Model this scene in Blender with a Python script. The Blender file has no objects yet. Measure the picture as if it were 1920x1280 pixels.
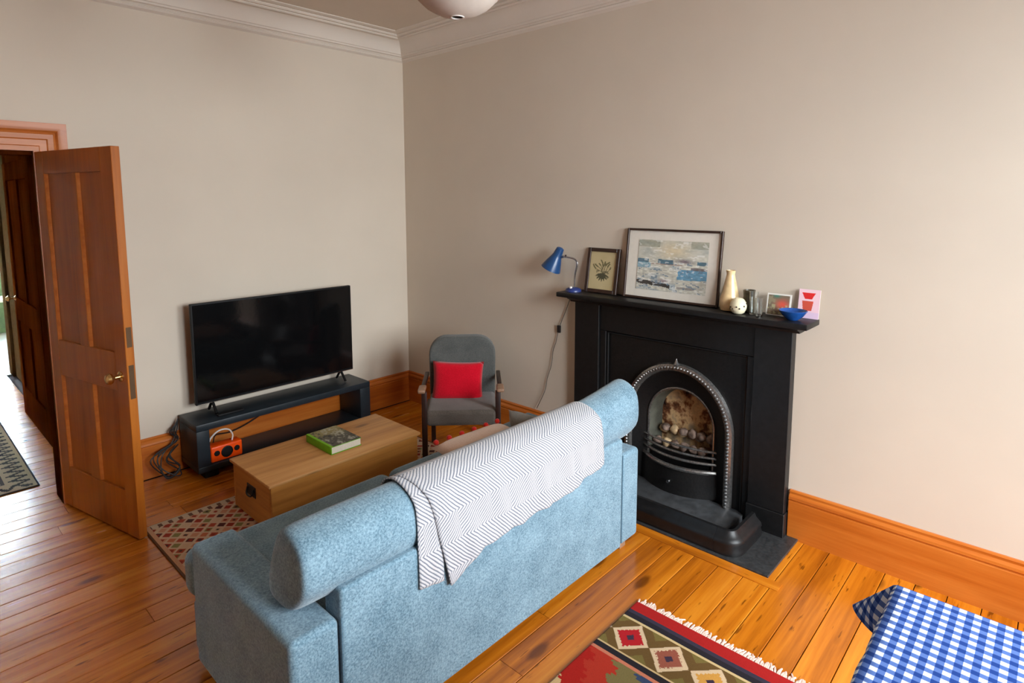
import bpy, bmesh, math, random
import numpy as np
from mathutils import Vector, Matrix, Euler
random.seed(7); rng = np.random.default_rng(7)
D = bpy.data; SC = bpy.context.scene; COL = SC.collection
R = math.radians

# ---------------------------------------------------------------- camera, world, light, exposure
cam = D.cameras.new('camera'); co = D.objects.new('camera', cam); COL.objects.link(co); SC.camera = co
cam.sensor_width = 36.0; cam.lens = 36.0 * 1126.32 / 1920; cam.shift_y = (499.23 - 640) / 1920; cam.clip_start = .02
yaw, pit, rol = R(42.8582), R(6.4337), R(-0.0827)
F = Vector((math.cos(pit)*math.cos(yaw), math.cos(pit)*math.sin(yaw), -math.sin(pit)))
Rt = Vector((math.sin(yaw), -math.cos(yaw), 0)); U = Rt.cross(F)
A = math.cos(rol)*Rt + math.sin(rol)*U; B = -math.sin(rol)*Rt + math.cos(rol)*U
co.matrix_world = Matrix(((A.x, B.x, -F.x, -3.0952), (A.y, B.y, -F.y, -4.0852), (A.z, B.z, -F.z, 1.72), (0, 0, 0, 1)))

w = D.worlds.new('world'); SC.world = w; w.use_nodes = True
w.node_tree.nodes['Background'].inputs[0].default_value = (.75, .88, 1, 1); w.node_tree.nodes['Background'].inputs[1].default_value = 1.0

def area(name, loc, target, sx, sy, power, col, spread=180):
    l = D.lights.new(name, 'AREA'); l.shape = 'RECTANGLE'; l.size = sx; l.size_y = sy; l.energy = power; l.color = col; l.spread = R(spread)
    o = D.objects.new(name, l); COL.objects.link(o); o.location = loc
    o.rotation_euler = (Vector(target) - Vector(loc)).to_track_quat('-Z', 'Y').to_euler(); return o
DAY = (.90, .96, 1.0)
area('sky_window_light', (-1.5, -7.4, 2.9), (-1.5, -1.2, .9), 4.4, 3.2, 690, DAY)
area('hall_daylight_light', (-2.7, 6.78, 1.85), (-2.7, 0, .2), 2.4, 2.0, 800, (.70, .87, 1))
SC.view_settings.view_transform = 'Standard'; SC.view_settings.look = 'None'; SC.view_settings.gamma = 1; SC.view_settings.use_curve_mapping = False
SC.view_settings.exposure = 1.05
SC.cycles.max_bounces = 10; SC.cycles.diffuse_bounces = 6; SC.cycles.glossy_bounces = 4

# ---------------------------------------------------------------- helpers
def srgb(r, g, b):
    f = lambda c: (c/255/12.92) if c/255 <= .04045 else ((c/255+.055)/1.055)**2.4
    return (f(r), f(g), f(b))
class NT:
    def __init__(s, m): s.t = m.node_tree; s.t.nodes.clear()
    def n(s, typ, ins=None, **kw):
        x = s.t.nodes.new(typ)
        for k, v in kw.items(): setattr(x, k, v)
        for k, v in (ins or {}).items():
            if isinstance(v, bpy.types.NodeSocket): s.t.links.new(v, x.inputs[k])
            else:
                sk = x.inputs[k]
                if hasattr(sk.default_value, '__len__') and len(sk.default_value) == 4 and len(v) == 3: v = (*v, 1)
                sk.default_value = v
        return x
    def math(s, op, a, b=0.0): return s.n('ShaderNodeMath', {0: a, 1: b}, operation=op).outputs[0]
    def mix(s, f, a, b, mode='MIX'):
        return s.n('ShaderNodeMix', {0: f, 6: a, 7: b}, data_type='RGBA', blend_type=mode).outputs[2]
    def ramp(s, f, stops, interp='LINEAR'):
        x = s.n('ShaderNodeValToRGB', {0: f}); cr = x.color_ramp; cr.interpolation = interp
        while len(cr.elements) < len(stops): cr.elements.new(.5)
        for e, (p, c) in zip(cr.elements, stops): e.position = p; e.color = (*c, 1) if len(c) == 3 else c
        return x.outputs[0]
    def noise(s, v, scale, detail=3, rough=.55): return s.n('ShaderNodeTexNoise', {'Vector': v, 'Scale': scale, 'Detail': detail, 'Roughness': rough}).outputs[0]
    def out(s, base, rough=.5, spec=.5, metal=0, bump=None, bd=.002, bs=.5, **kw):
        ins = {'Base Color': base, 'Roughness': rough, 'Specular IOR Level': spec, 'Metallic': metal}
        ins.update({k.replace('_', ' '): v for k, v in kw.items()})
        p = s.n('ShaderNodeBsdfPrincipled', ins)
        if bump is not None:
            b = s.n('ShaderNodeBump', {'Height': bump, 'Distance': bd, 'Strength': bs}); s.t.links.new(b.outputs[0], p.inputs['Normal'])
        o = s.n('ShaderNodeOutputMaterial'); s.t.links.new(p.outputs[0], o.inputs[0])
def newmat(name):
    m = D.materials.new(name); m.use_nodes = True; return m, NT(m)
def plain(name, c, rough=.5, spec=.5, metal=0, var=.12, scale=30, bd=.0008, **kw):
    m, t = newmat(name); g = t.n('ShaderNodeNewGeometry').outputs['Position']; n = t.noise(g, scale, 4)
    c2 = tuple(min(1, x*(1-var)) for x in c); c3 = tuple(min(1, x*(1+var)) for x in c)
    t.out(t.ramp(n, [(.3, c2), (.7, c3)]), rough, spec, metal, bump=n, bd=bd, bs=.3, **kw); return m
def wood(name, dark, mid, light, axis=0, rough=.35, scale=1.0, knots=True, rand=.35, gloss_var=.15, coat=0.0, spec=.5, fleck=0.0):
    """varnished timber: grain stretched along an axis, tint per object"""
    m, t = newmat(name); g = t.n('ShaderNodeTexCoord').outputs['Object'] if axis == 'obj' else t.n('ShaderNodeNewGeometry').outputs['Position']
    rnd = t.n('ShaderNodeObjectInfo').outputs['Random']
    off = t.n('ShaderNodeCombineXYZ', {0: t.math('MULTIPLY', rnd, 17.3), 1: t.math('MULTIPLY', rnd, 5.1), 2: t.math('MULTIPLY', rnd, 9.7)}).outputs[0]
    v = t.n('ShaderNodeVectorMath', {0: g, 1: off}, operation='ADD').outputs[0]
    s = [34, 34, 34]; ax = 0 if axis == 'obj' else axis; s[ax] = 1.6
    mp = t.n('ShaderNodeMapping', {'Vector': v, 'Scale': tuple(k*scale for k in s)}).outputs[0]
    n1 = t.noise(mp, 1, 5, .6)
    s2 = [7, 7, 7]; s2[ax] = .9
    n2 = t.noise(t.n('ShaderNodeMapping', {'Vector': v, 'Scale': tuple(k*scale for k in s2)}).outputs[0], 1, 3)
    f = t.math('ADD', t.math('MULTIPLY', n1, .6), t.math('MULTIPLY', n2, .5))
    f = t.math('ADD', f, t.math('MULTIPLY', t.math('SUBTRACT', rnd, .5), rand))
    c = t.ramp(f, [(.3, dark), (.55, mid), (.78, light)])
    if knots:
        s3 = [6, 6, 6]; s3[ax] = 2.2
        vo = t.n('ShaderNodeTexVoronoi', {'Vector': t.n('ShaderNodeMapping', {'Vector': v, 'Scale': tuple(s3)}).outputs[0], 'Scale': 1.0, 'Randomness': 1}).outputs['Distance']
        k = t.ramp(vo, [(.10, (1, 1, 1)), (.17, (0, 0, 0))])
        c = t.mix(t.math('MULTIPLY', k, .75), c, tuple(x*.4 for x in dark))
    if fleck:
        s4 = [60, 60, 60]; s4[ax] = 9
        fk = t.noise(t.n('ShaderNodeMapping', {'Vector': v, 'Scale': tuple(s4)}).outputs[0], 1, 2, .5)
        c = t.mix(t.math('MULTIPLY', t.ramp(fk, [(.66, (0, 0, 0)), (.74, (1, 1, 1))]), fleck), c, tuple(x*.35 for x in dark))
    r = t.math('ADD', t.math('MULTIPLY', n2, gloss_var), rough - gloss_var*.5)
    t.out(c, r, spec, bump=n1, bd=.0012, bs=.35, **({'Coat_Weight': coat, 'Coat_Roughness': .2} if coat else {})); return m
def fabric(name, dark, light, scale=220, rough=.95, bd=.0015, big=.25):
    m, t = newmat(name); g = t.n('ShaderNodeTexCoord').outputs['Object']
    n = t.noise(g, scale, 3, .75); n2 = t.noise(g, 9, 4)
    f = t.math('ADD', t.math('MULTIPLY', n, 1-big), t.math('MULTIPLY', n2, big))
    t.out(t.ramp(f, [(.36, dark), (.64, light)]), rough, .15, bump=n, bd=bd, bs=.5, Sheen_Weight=.25, Sheen_Roughness=.5); return m
def attrmat(name, rough=.9, spec=.2, weave=0, wscale=300):
    m, t = newmat(name); a = t.n('ShaderNodeAttribute', attribute_name='Col').outputs['Color']
    g = t.n('ShaderNodeTexCoord').outputs['Object']; n = t.noise(g, wscale, 3, .7)
    c = t.mix(weave, a, t.ramp(n, [(.3, (.35, .35, .35)), (.7, (1, 1, 1))]), 'MULTIPLY') if weave else a
    t.out(c, rough, spec, bump=n if weave else None, bd=.0015); return m

MW = {}                                              # world matrix of every object that parents parts
def empty(name, loc=(0, 0, 0), rz=0, parent=None):
    o = D.objects.new(name, None); COL.objects.link(o); o.location = loc; o.rotation_euler = (0, 0, rz); o.empty_display_size = .05
    MW[o] = Matrix.LocRotScale(Vector(loc), Euler((0, 0, rz)), None); return o
def tag(o, label, cat, group=None, kind=None):
    o['label'] = label; o['category'] = cat
    if group: o['group'] = group
    if kind: o['kind'] = kind
    return o
def thing(name, label, cat, loc=(0, 0, 0), rz=0, group=None): return tag(empty(name, loc, rz), label, cat, group)
def obj(name, bm, mat, parent=None, world=True, smooth=False, angle=35, label=None, kind=None, bev=0, seg=2, sub=0, solid=0, loc=None):
    if bev:
        bmesh.ops.recalc_face_normals(bm, faces=bm.faces); bm.normal_update()
        bmesh.ops.bevel(bm, geom=[e for e in bm.edges if e.calc_face_angle(0) > .35], offset=bev, segments=seg, affect='EDGES', profile=.5, clamp_overlap=True)
    top = parent is None
    if parent is not None and world: bm.transform(MW[parent].inverted())
    if loc is not None: bm.transform(Matrix.Translation(-Vector(loc)))
    bmesh.ops.recalc_face_normals(bm, faces=bm.faces)
    me = D.meshes.new(name); bm.to_mesh(me); bm.free()
    if smooth or bev:
        for p in me.polygons: p.use_smooth = not (bev and smooth == 'all' and not sub and p.area > .012)
        if hasattr(me, 'set_sharp_from_angle') and not sub and smooth != 'all': me.set_sharp_from_angle(angle=R(angle))
    o = D.objects.new(name, me); COL.objects.link(o); me.materials.append(mat)
    if parent is not None:
        o.parent = parent; MW[o] = MW[parent].copy()
    else:
        MW[o] = Matrix.Translation(Vector(loc)) if loc is not None else Matrix()
    if loc is not None: o.location = loc
    if sub: md = o.modifiers.new('s', 'SUBSURF'); md.levels = md.render_levels = sub
    if solid: md = o.modifiers.new('t', 'SOLIDIFY'); md.thickness = solid; md.offset = -1
    if label: o['label'] = label
    if kind: o['kind'] = kind
    return o
def struct(name, bm, mat, parent=None, **kw): return obj(name, bm, mat, parent, kind='structure' if parent is None else None, **kw)
def BM(): return bmesh.new()
def box(bm, x0, x1, y0, y1, z0, z1, M=None):
    vs = [bm.verts.new((x, y, z)) for z in (min(z0, z1), max(z0, z1)) for y in (min(y0, y1), max(y0, y1)) for x in (min(x0, x1), max(x0, x1))]
    for f in ((0, 2, 3, 1), (4, 5, 7, 6), (0, 1, 5, 4), (2, 6, 7, 3), (0, 4, 6, 2), (1, 3, 7, 5)): bm.faces.new([vs[i] for i in f])
    if M is not None: bmesh.ops.transform(bm, matrix=M, verts=vs)
    return bm
def B1(*a, M=None): return box(BM(), *a, M=M)
def prism(bm, pts, axis, a, b):
    """polygon pts in the other two axes extruded along axis from a to b"""
    def P(p, t):
        v = [p[0], p[1]]; v.insert(axis, t); return v
    A_ = [bm.verts.new(P(p, a)) for p in pts]; B_ = [bm.verts.new(P(p, b)) for p in pts]; n = len(pts)
    bm.faces.new(A_); bm.faces.new(B_[::-1])
    for i in range(n): bm.faces.new((A_[i], B_[i], B_[(i+1) % n], A_[(i+1) % n]))
    return bm
def rings(bm, rs, closed=True, caps=True):
    V = [[bm.verts.new(p) for p in r] for r in rs]; n = len(rs[0])
    for a, b in zip(V, V[1:]):
        for i in range(n if closed else n-1): bm.faces.new((a[i], a[(i+1) % n], b[(i+1) % n], b[i]))
    if caps and closed: bm.faces.new(V[0][::-1]); bm.faces.new(V[-1])
    return bm
def lathe(bm, prof, seg=24, c=(0, 0, 0), M=None, caps=True):
    rs = [[Vector((c[0]+r*math.cos(2*math.pi*i/seg), c[1]+r*math.sin(2*math.pi*i/seg), c[2]+z)) for i in range(seg)] for r, z in prof]
    if M is not None: rs = [[M @ p for p in r] for r in rs]
    return rings(bm, rs, True, caps)
def tube(bm, pts, r, seg=8):
    pts = [Vector(p) for p in pts]; rs = []; rr = r if hasattr(r, '__len__') else [r]*len(pts); up = None
    for i, p in enumerate(pts):
        d = (pts[min(i+1, len(pts)-1)] - pts[max(i-1, 0)]).normalized()
        if up is None: up = d.orthogonal().normalized()
        u = (up - d*up.dot(d)).normalized(); up = u; v = d.cross(u)
        rs.append([p + (u*math.cos(2*math.pi*k/seg) + v*math.sin(2*math.pi*k/seg))*rr[i] for k in range(seg)])
    return rings(bm, rs)
def smoothpath(pts, n=6):
    P = [Vector(p) for p in pts]; out = []
    for i in range(len(P)-1):
        p0, p1, p2, p3 = P[max(i-1, 0)], P[i], P[i+1], P[min(i+2, len(P)-1)]
        for k in range(n):
            t = k/n; out.append(.5*((2*p1)+(p2-p0)*t+(2*p0-5*p1+4*p2-p3)*t*t+(3*p1-p0-3*p2+p3)*t**3))
    return out + [P[-1]]
def ball(bm, c, r, seg=10, sc=(1, 1, 1)):
    bmesh.ops.create_uvsphere(bm, u_segments=seg, v_segments=max(5, seg//2+1), radius=r, matrix=Matrix.Translation(c) @ Matrix.Diagonal((*sc, 1))); return bm
def pillow(bm, wd, ht, th, n=14, pinch=.06, M=None):
    """square cushion in the local xz plane, thickness along y"""
    for s in (1, -1):
        V = []
        for j in range(n+1):
            row = []
            for i in range(n+1):
                u, v = -1+2*i/n, -1+2*j/n
                h = th/2*((1-u**4)*(1-v**4))**.55
                x = u*wd/2*(1-pinch*(1-v*v)*abs(u)**2); z = v*ht/2*(1-pinch*(1-u*u)*abs(v)**2)
                row.append(bm.verts.new((x, s*h, z)))
            V.append(row)
        for j in range(n):
            for i in range(n): bm.faces.new((V[j][i], V[j][i+1], V[j+1][i+1], V[j+1][i])[::s])
    bmesh.ops.remove_doubles(bm, verts=bm.verts, dist=1e-5)
    if M is not None: bm.transform(M)
    return bm
def color_grid(name, mapping, nx, ny, fn, mat, parent=None, label=None, loc=None, solid=0, flip=False):
    """grid whose faces take their flat print colour from fn(u, v); mapping(u, v) -> x, y, z arrays (world)"""
    u, v = np.meshgrid(np.linspace(0, 1, nx+1), np.linspace(0, 1, ny+1)); X, Y, Z = mapping(u, v)
    co_ = np.stack([X, Y, Z + 0*X], -1).reshape(-1, 3)
    if parent is not None:
        Mi = np.array(MW[parent].inverted()); co_ = co_ @ Mi[:3, :3].T + Mi[:3, 3]
    if loc is not None: co_ = co_ - np.array(loc)
    i = np.arange(nx*ny); r, c = i // nx, i % nx; a = r*(nx+1)+c
    me = D.meshes.new(name); me.vertices.add(len(co_)); me.vertices.foreach_set('co', co_.astype(np.float32).ravel())
    me.loops.add(4*nx*ny); me.polygons.add(nx*ny)
    me.loops.foreach_set('vertex_index', np.stack([a, a+nx+1, a+nx+2, a+1] if flip else [a, a+1, a+nx+2, a+nx+1], -1).astype(np.int32).ravel())
    me.polygons.foreach_set('loop_start', (np.arange(nx*ny)*4).astype(np.int32))
    try: me.polygons.foreach_set('loop_total', np.full(nx*ny, 4, np.int32))
    except Exception: pass
    me.update(calc_edges=True)
    uc, vc = np.meshgrid((np.arange(nx)+.5)/nx, (np.arange(ny)+.5)/ny)
    col = np.clip(fn(uc, vc), 0, 1).reshape(-1, 1, 3).repeat(4, 1); col = np.concatenate([col, np.ones((*col.shape[:2], 1))], -1)
    at = me.color_attributes.new('Col', 'FLOAT_COLOR', 'CORNER'); at.data.foreach_set('color', col.astype(np.float32).ravel())
    me.materials.append(mat); o = D.objects.new(name, me); COL.objects.link(o)
    if parent is not None: o.parent = parent; MW[o] = MW[parent].copy()
    if loc is not None: o.location = loc; MW[o] = Matrix.Translation(loc)
    if solid: md = o.modifiers.new('t', 'SOLIDIFY'); md.thickness = solid; md.offset = -1
    if label: o['label'] = label
    return o
def L(*c): return np.array(srgb(*c))
def pick(idx, pal): return np.array([L(*p) for p in pal])[np.asarray(idx).astype(int) % len(pal)]
def vnoise(u, v, sx, sy, seed=0):
    r = np.random.default_rng(seed); g = r.random((64, 64)); x, y = u*sx, v*sy; xi, yi = np.floor(x).astype(int), np.floor(y).astype(int)
    fx, fy = x-xi, y-yi; fx = fx*fx*(3-2*fx); fy = fy*fy*(3-2*fy); G = lambda a, b: g[b % 64, a % 64]
    return (G(xi, yi)*(1-fx)+G(xi+1, yi)*fx)*(1-fy)+(G(xi, yi+1)*(1-fx)+G(xi+1, yi+1)*fx)*fy
def lay(base, mask, col): return np.where(mask[..., None], np.array(col), base)
def blend(base, a, col): return base*(1-a[..., None]) + np.array(col)*a[..., None]

# ---------------------------------------------------------------- materials
M = {}
M['wall'] = plain('wall_paint', (.655, .575, .475), .85, .25, var=.035, scale=1.3, bd=.0005)
M['plaster'] = plain('ceiling_plaster', (.64, .555, .46), .85, .2, var=.03, scale=2)
M['white_plaster'] = plain('cornice_plaster', (.72, .65, .57), .75, .3, var=.03, scale=3)
M['floor'] = wood('varnished_floorboard', srgb(126, 60, 8), srgb(188, 106, 20), srgb(212, 134, 36), 0, rough=.24, rand=.10, gloss_var=.2, fleck=.7)
M['floor_y'] = wood('varnished_border_board', srgb(126, 60, 8), srgb(188, 106, 20), srgb(212, 134, 36), 1, rough=.24, rand=.10, gloss_var=.2, fleck=.7)
M['sub'] = plain('dark_joint', (.02, .008, .003), .9, .1)
M['skirt'] = wood('skirting_pine', srgb(150, 72, 18), srgb(186, 98, 26), srgb(206, 122, 46), 0, rough=.38, knots=False, rand=.1)
M['skirt_y'] = wood('skirting_pine_long', srgb(150, 72, 18), srgb(186, 98, 26), srgb(206, 122, 46), 1, rough=.38, knots=False, rand=.1)
M['door'] = wood('door_pine', srgb(134, 68, 10), srgb(166, 90, 18), srgb(184, 108, 30), 2, rough=.4, knots=False, rand=.12)
M['door_edge'] = wood('architrave_pine', srgb(150, 74, 24), srgb(184, 104, 42), srgb(202, 124, 62), 0, rough=.4, knots=False, rand=.1)
M['darkdoor'] = wood('hall_shade_wood', srgb(52, 20, 4), srgb(72, 30, 8), srgb(90, 40, 12), 2, rough=.7, knots=False, rand=.1, spec=0.0)  # dark brown wood, colour deepened to stand in for the hall's shade
M['chest'] = wood('waxed_pine', srgb(176, 118, 60), srgb(212, 156, 92), srgb(226, 178, 118), 0, rough=.5, knots=True, rand=.12)  # paler copy of the chest pine: light on the lid put into the colour
M['chest_side'] = wood('waxed_pine_side', srgb(160, 102, 40), srgb(198, 136, 62), srgb(214, 158, 86), 0, rough=.5, knots=True, rand=.12)
M['sofa'] = fabric('blue_chenille', srgb(76, 106, 123), srgb(138, 168, 184), scale=150)
M['sofa_seam'] = fabric('blue_piping', srgb(64, 92, 110), srgb(98, 130, 148))
M['black'] = plain('black_paint', (.007, .007, .0075), .42, .35, var=.3, scale=40)
M['iron'] = plain('cast_iron', (.006, .0055, .0055), .45, .35, var=.4, scale=80, bd=.002)
M['iron_polish'] = plain('polished_iron', (.30, .29, .28), .27, .6, .85, var=.5, scale=120)
M['slate'] = plain('hearth_slate', (.03, .031, .032), .4, .5, var=.4, scale=60)
M['navy'] = plain('navy_lacquer', srgb(34, 43, 50), .4, .35, var=.15, scale=12)
M['screen'] = plain('tv_screen', (.0035, .0035, .004), .09, .35, var=.1)
M['tvblack'] = plain('tv_plastic', (.005, .005, .0055), .6, .25)
M['grey_fab'] = fabric('grey_wool', srgb(58, 62, 62), srgb(98, 98, 94), 260)
M['seat_fab'] = fabric('worn_grey_wool', srgb(74, 68, 62), srgb(116, 106, 98), 240)
M['red_fab'] = fabric('red_velvet', srgb(176, 0, 24), srgb(206, 10, 38), 160)
M['dark_wood'] = plain('dark_wood', srgb(46, 22, 14), .4, .5, var=.3)
M['pale_wood'] = plain('pale_arm_wood', srgb(150, 116, 92), .45, .5, var=.2)
M['cream_fab'] = fabric('cream_cotton', srgb(226, 198, 180), srgb(244, 222, 206), 200)
M['pomred'] = fabric('red_pompom', srgb(190, 30, 24), srgb(222, 54, 38), 300)
M['chrome'] = plain('chrome', (.45, .45, .46), .25, .5, 1, var=.1)
M['brass'] = plain('brass', srgb(214, 180, 120), .25, .5, 1, var=.1)
M['lampblue'] = plain('blue_enamel', srgb(26, 66, 112), .3, .5, var=.1)
M['basenavy'] = plain('navy_enamel', srgb(40, 54, 110), .35, .5, var=.1)
M['white'] = plain('white_plastic', srgb(232, 228, 222), .4, .5, var=.03)
M['cable'] = plain('black_cable', (.015, .013, .013), .5, .4)
M['greycable'] = plain('grey_cable', srgb(84, 74, 66), .5, .4)
M['orange'] = plain('orange_plastic', srgb(255, 82, 4), .35, .5, var=.08)
M['frame_dark'] = plain('dark_frame', srgb(52, 34, 26), .35, .5, var=.25)
M['mount'] = plain('mount_board', srgb(226, 220, 208), .8, .2, var=.03)
M['print'] = attrmat('printed_paper', .7, .3)
M['weave'] = attrmat('woven_wool', .95, .1, weave=.45, wscale=420)
M['cream_pot'] = plain('glazed_cream_pot', srgb(216, 188, 142), .22, .6, var=.18, scale=18)
M['spot'] = plain('cream_ceramic', srgb(226, 216, 184), .25, .6, var=.05)
M['darkdot'] = plain('dark_glaze_dot', srgb(48, 40, 30), .4, .5)
M['jar'] = plain('dark_stoneware', srgb(74, 66, 50), .3, .5, var=.35, scale=60)
M['bowl'] = plain('blue_glaze', srgb(24, 72, 140), .2, .6, var=.15, scale=40)
M['paper_lamp'] = plain('rice_paper', (.62, .55, .48), .9, .1, var=.04, Transmission_Weight=.0)
M['green'] = plain('green_cloth_spine', srgb(112, 176, 26), .6, .3, var=.1)
M['pages'] = plain('book_pages', srgb(226, 222, 208), .9, .1, var=.06, scale=200)
M['fringe'] = plain('cotton_fringe', srgb(226, 196, 180), .95, .1, var=.15, scale=90)
M['greenseat'] = plain('green_paint', srgb(96, 120, 84), .6, .4)
m, t = newmat('clear_glass')
t.out((.96, .98, .97), .03, .5, Transmission_Weight=1.0, IOR=1.45); M['glass'] = m
# firebox back: scorched plaster over soot
m, t = newmat('scorched_fireback'); g = t.n('ShaderNodeNewGeometry').outputs['Position']
t.out(t.ramp(t.noise(g, 9, 5, .6), [(.36, srgb(26, 14, 10)), (.45, srgb(120, 76, 48)), (.53, srgb(214, 178, 130)), (.68, srgb(140, 124, 104))]), .9, .2, bump=t.noise(g, 40), bd=.004); M['fireback'] = m
M['coal'] = plain('ash_coal', srgb(140, 120, 108), .9, .2, var=.55, scale=35, bd=.006)
M['coal_pale'] = plain('pale_coal', srgb(206, 178, 138), .9, .2, var=.3, scale=30, bd=.006)
M['reveal'] = plain('firebox_reveal', srgb(84, 84, 74), .6, .4, var=.3, scale=15)
# gingham: white, mid and dark blue squares in metres of cloth (UV)
m, t = newmat('blue_gingham'); uv = t.n('ShaderNodeUVMap').outputs[0]; sp = t.n('ShaderNodeSeparateXYZ', {0: uv})
p = .0285
bx = t.math('LESS_THAN', t.math('FRACT', t.math('DIVIDE', sp.outputs[0], p)), .5); by = t.math('LESS_THAN', t.math('FRACT', t.math('DIVIDE', sp.outputs[1], p)), .5)
s_ = t.math('MULTIPLY', t.math('ADD', bx, by), .5)
t.out(t.ramp(s_, [(0, srgb(212, 220, 228)), (.25, srgb(80, 106, 164)), (.75, srgb(30, 58, 122))], 'CONSTANT'), .9, .1, bump=t.noise(uv, 900), bd=.0006); M['gingham'] = m
# throw: fine chevron weave in metres of cloth (UV)
m, t = newmat('chevron_throw'); uv = t.n('ShaderNodeUVMap').outputs[0]; sp = t.n('ShaderNodeSeparateXYZ', {0: uv})
zig = t.math('MULTIPLY', t.math('ABSOLUTE', t.math('SUBTRACT', t.math('FRACT', t.math('DIVIDE', sp.outputs[1], .21)), .5)), .21)
wob = t.math('MULTIPLY', t.noise(uv, 7, 2), .03)
ph = t.math('FRACT', t.math('DIVIDE', t.math('ADD', t.math('ADD', sp.outputs[0], zig), wob), .015))
st = t.math('ABSOLUTE', t.math('SUBTRACT', ph, .5)); dots = t.noise(uv, 260, 2, .8)
f = t.math('ADD', t.math('MULTIPLY', st, 1.5), t.math('MULTIPLY', t.math('SUBTRACT', dots, .5), .5))
t.out(t.ramp(f, [(.12, srgb(104, 110, 124)), (.44, srgb(192, 191, 193))]), .95, .1, bump=f, bd=.0015, Sheen_Weight=.2); M['throw'] = m

# ---------------------------------------------------------------- room shell
H = 2.98; XL, YF = -5.4, -5.4                         # left wall, window wall
OX0, OX1, OH = -3.28, -2.45, 1.975                    # doorway in the back wall
bm = box(BM(), OX1, .15, 0, .15, 0, H); box(bm, XL, OX0, 0, .15, 0, H); box(bm, OX0, OX1, 0, .15, OH, H)
struct('wall_back', bm, M['wall'])
bm = box(BM(), 0, .15, YF, -2.79, 0, H); box(bm, 0, .15, -2.27, 0, 0, H); box(bm, 0, .15, -2.79, -2.27, .70, H)
struct('wall_right', bm, M['wall'])
struct('wall_left', B1(XL-.15, XL, YF, 0, 0, H), M['wall'])
wins = [(-2.4, -1.4), (-1.2, -.2)]; WZ0, WZ1 = .55, 2.6
bm = box(BM(), XL-.15, .15, YF-.2, YF, 0, WZ0); box(bm, XL-.15, .15, YF-.2, YF, WZ1, H)
xs = [XL-.15] + [k for ab in wins for k in ab] + [.15]
for a, b in zip(xs[::2], xs[1::2]): box(bm, a, b, YF-.2, YF, WZ0, WZ1)
struct('wall_front', bm, M['wall'])
for k, (a, b) in enumerate(wins):
    bm = BM()
    for (p0, p1) in ((a, a+.06), (b-.06, b)): box(bm, p0, p1, YF-.16, YF-.08, WZ0, WZ1)
    for (z0, z1) in ((WZ0, WZ0+.09), (1.55, 1.6), (WZ1-.07, WZ1)): box(bm, a, b, YF-.16, YF-.08, z0, z1)
    struct('window_%d' % (k+2), bm, M['white'])
struct('ceiling', B1(XL-.15, .15, YF-.2, .15, H, H+.1), M['plaster'])
fl = struct('floor', B1(XL-.15, .15, YF-.2, 3.48, -.12, -.014), M['sub'])

# floorboards: each its own piece, boards run from the doorway side to the fireplace wall
def board(me, name, x0, x1, yc, parent, mat=None):
    o = D.objects.new(name, me); COL.objects.link(o); o.parent = parent
    o.location = ((x0+x1)/2, yc, -.007); o.scale = (x1-x0, 1, 1)
    return o
BW = .118
bm = B1(-.5, .5, -BW/2+.0016, BW/2-.0016, -.007, .007)
bmesh.ops.bevel(bm, geom=[e for e in bm.edges if abs(e.verts[0].co.z-.007) < 1e-4 and abs(e.verts[1].co.z-.007) < 1e-4 and abs(e.verts[0].co.x-e.verts[1].co.x) > .5], offset=.0015, segments=1, affect='EDGES')
plank = D.meshes.new('floorboard'); bm.to_mesh(plank); bm.free(); plank.materials.append(M['floor'])
y = -3.58 - BW*15 - BW/2; row = 0
while y < 3.46:
    x0, x1 = (XL, -.001) if y < -.02 else ((OX0-.02, OX1+.02) if y < .14 else (-3.42, -2.26))
    cuts = [x0]
    if x1-x0 > 2:
        c = x0 + random.uniform(.5, 1.9)
        while c < x1 - .9: cuts.append(c); c += random.uniform(1.9, 3.0)
    cuts.append(x1)
    for a, b in zip(cuts, cuts[1:]):
        board(plank, 'floorboard', a+.001, b-.001, y, fl)
    y += BW; row += 1

# cornice: moulded profile (distance from wall, height)
cprof = [(0, 2.815), (.012, 2.822), (.022, 2.826), (.03, 2.836), (.024, 2.842), (.034, 2.85), (.046, 2.852), (.05, 2.862), (.058, 2.866),
         (.066, 2.893), (.085, 2.92), (.112, 2.94), (.145, 2.95), (.15, 2.944), (.17, 2.944), (.178, 2.95), (.176, 2.956), (.196, 2.956), (.205, 2.964), (.203, 2.97), (.235, 2.97), (.25, 2.976), (.252, 2.981), (0, 2.981)]
def mitre(name, pts, mat, runs):
    """profile swept along wall runs: each run maps (d, along) with a mitred start"""
    for nm, fn, m_ in runs:
        bm = BM(); rings(bm, [[fn(d, 0) + Vector((0, 0, z)) for d, z in pts], [fn(d, 1) + Vector((0, 0, z)) for d, z in pts]])
        struct(nm, bm, m_ or mat, smooth=True, angle=25)
mitre('cornice', cprof, M['white_plaster'], [
    ('trim_1', lambda d, k: Vector((-d if k == 0 else XL+d, -d, 0)), None),
    ('trim_2', lambda d, k: Vector((-d, -d if k == 0 else YF+d, 0)), None),
    ('trim_3', lambda d, k: Vector((XL+d, -d if k == 0 else YF+d, 0)), None)])
HB = .253
bprof = [(0, 0), (.024, 0), (.024, .196), (.02, .2), (.02, .204), (.026, .21), (.024, .222), (.014, .234), (.014, .24), (.016, .246), (.01, .253), (0, .253)]
mitre('baseboard', bprof, M['skirt'], [('baseboard_back', lambda d, k: Vector((-d if k == 0 else -2.3, -d, 0)), None)])
mitre('baseboard', bprof, M['skirt_y'], [('baseboard_right', lambda d, k: Vector((-d, -d if k == 0 else -1.803, 0)), None),
    ('baseboard_right.001', lambda d, k: Vector((-d, -3.145 if k == 0 else YF, 0)), None)])

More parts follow.
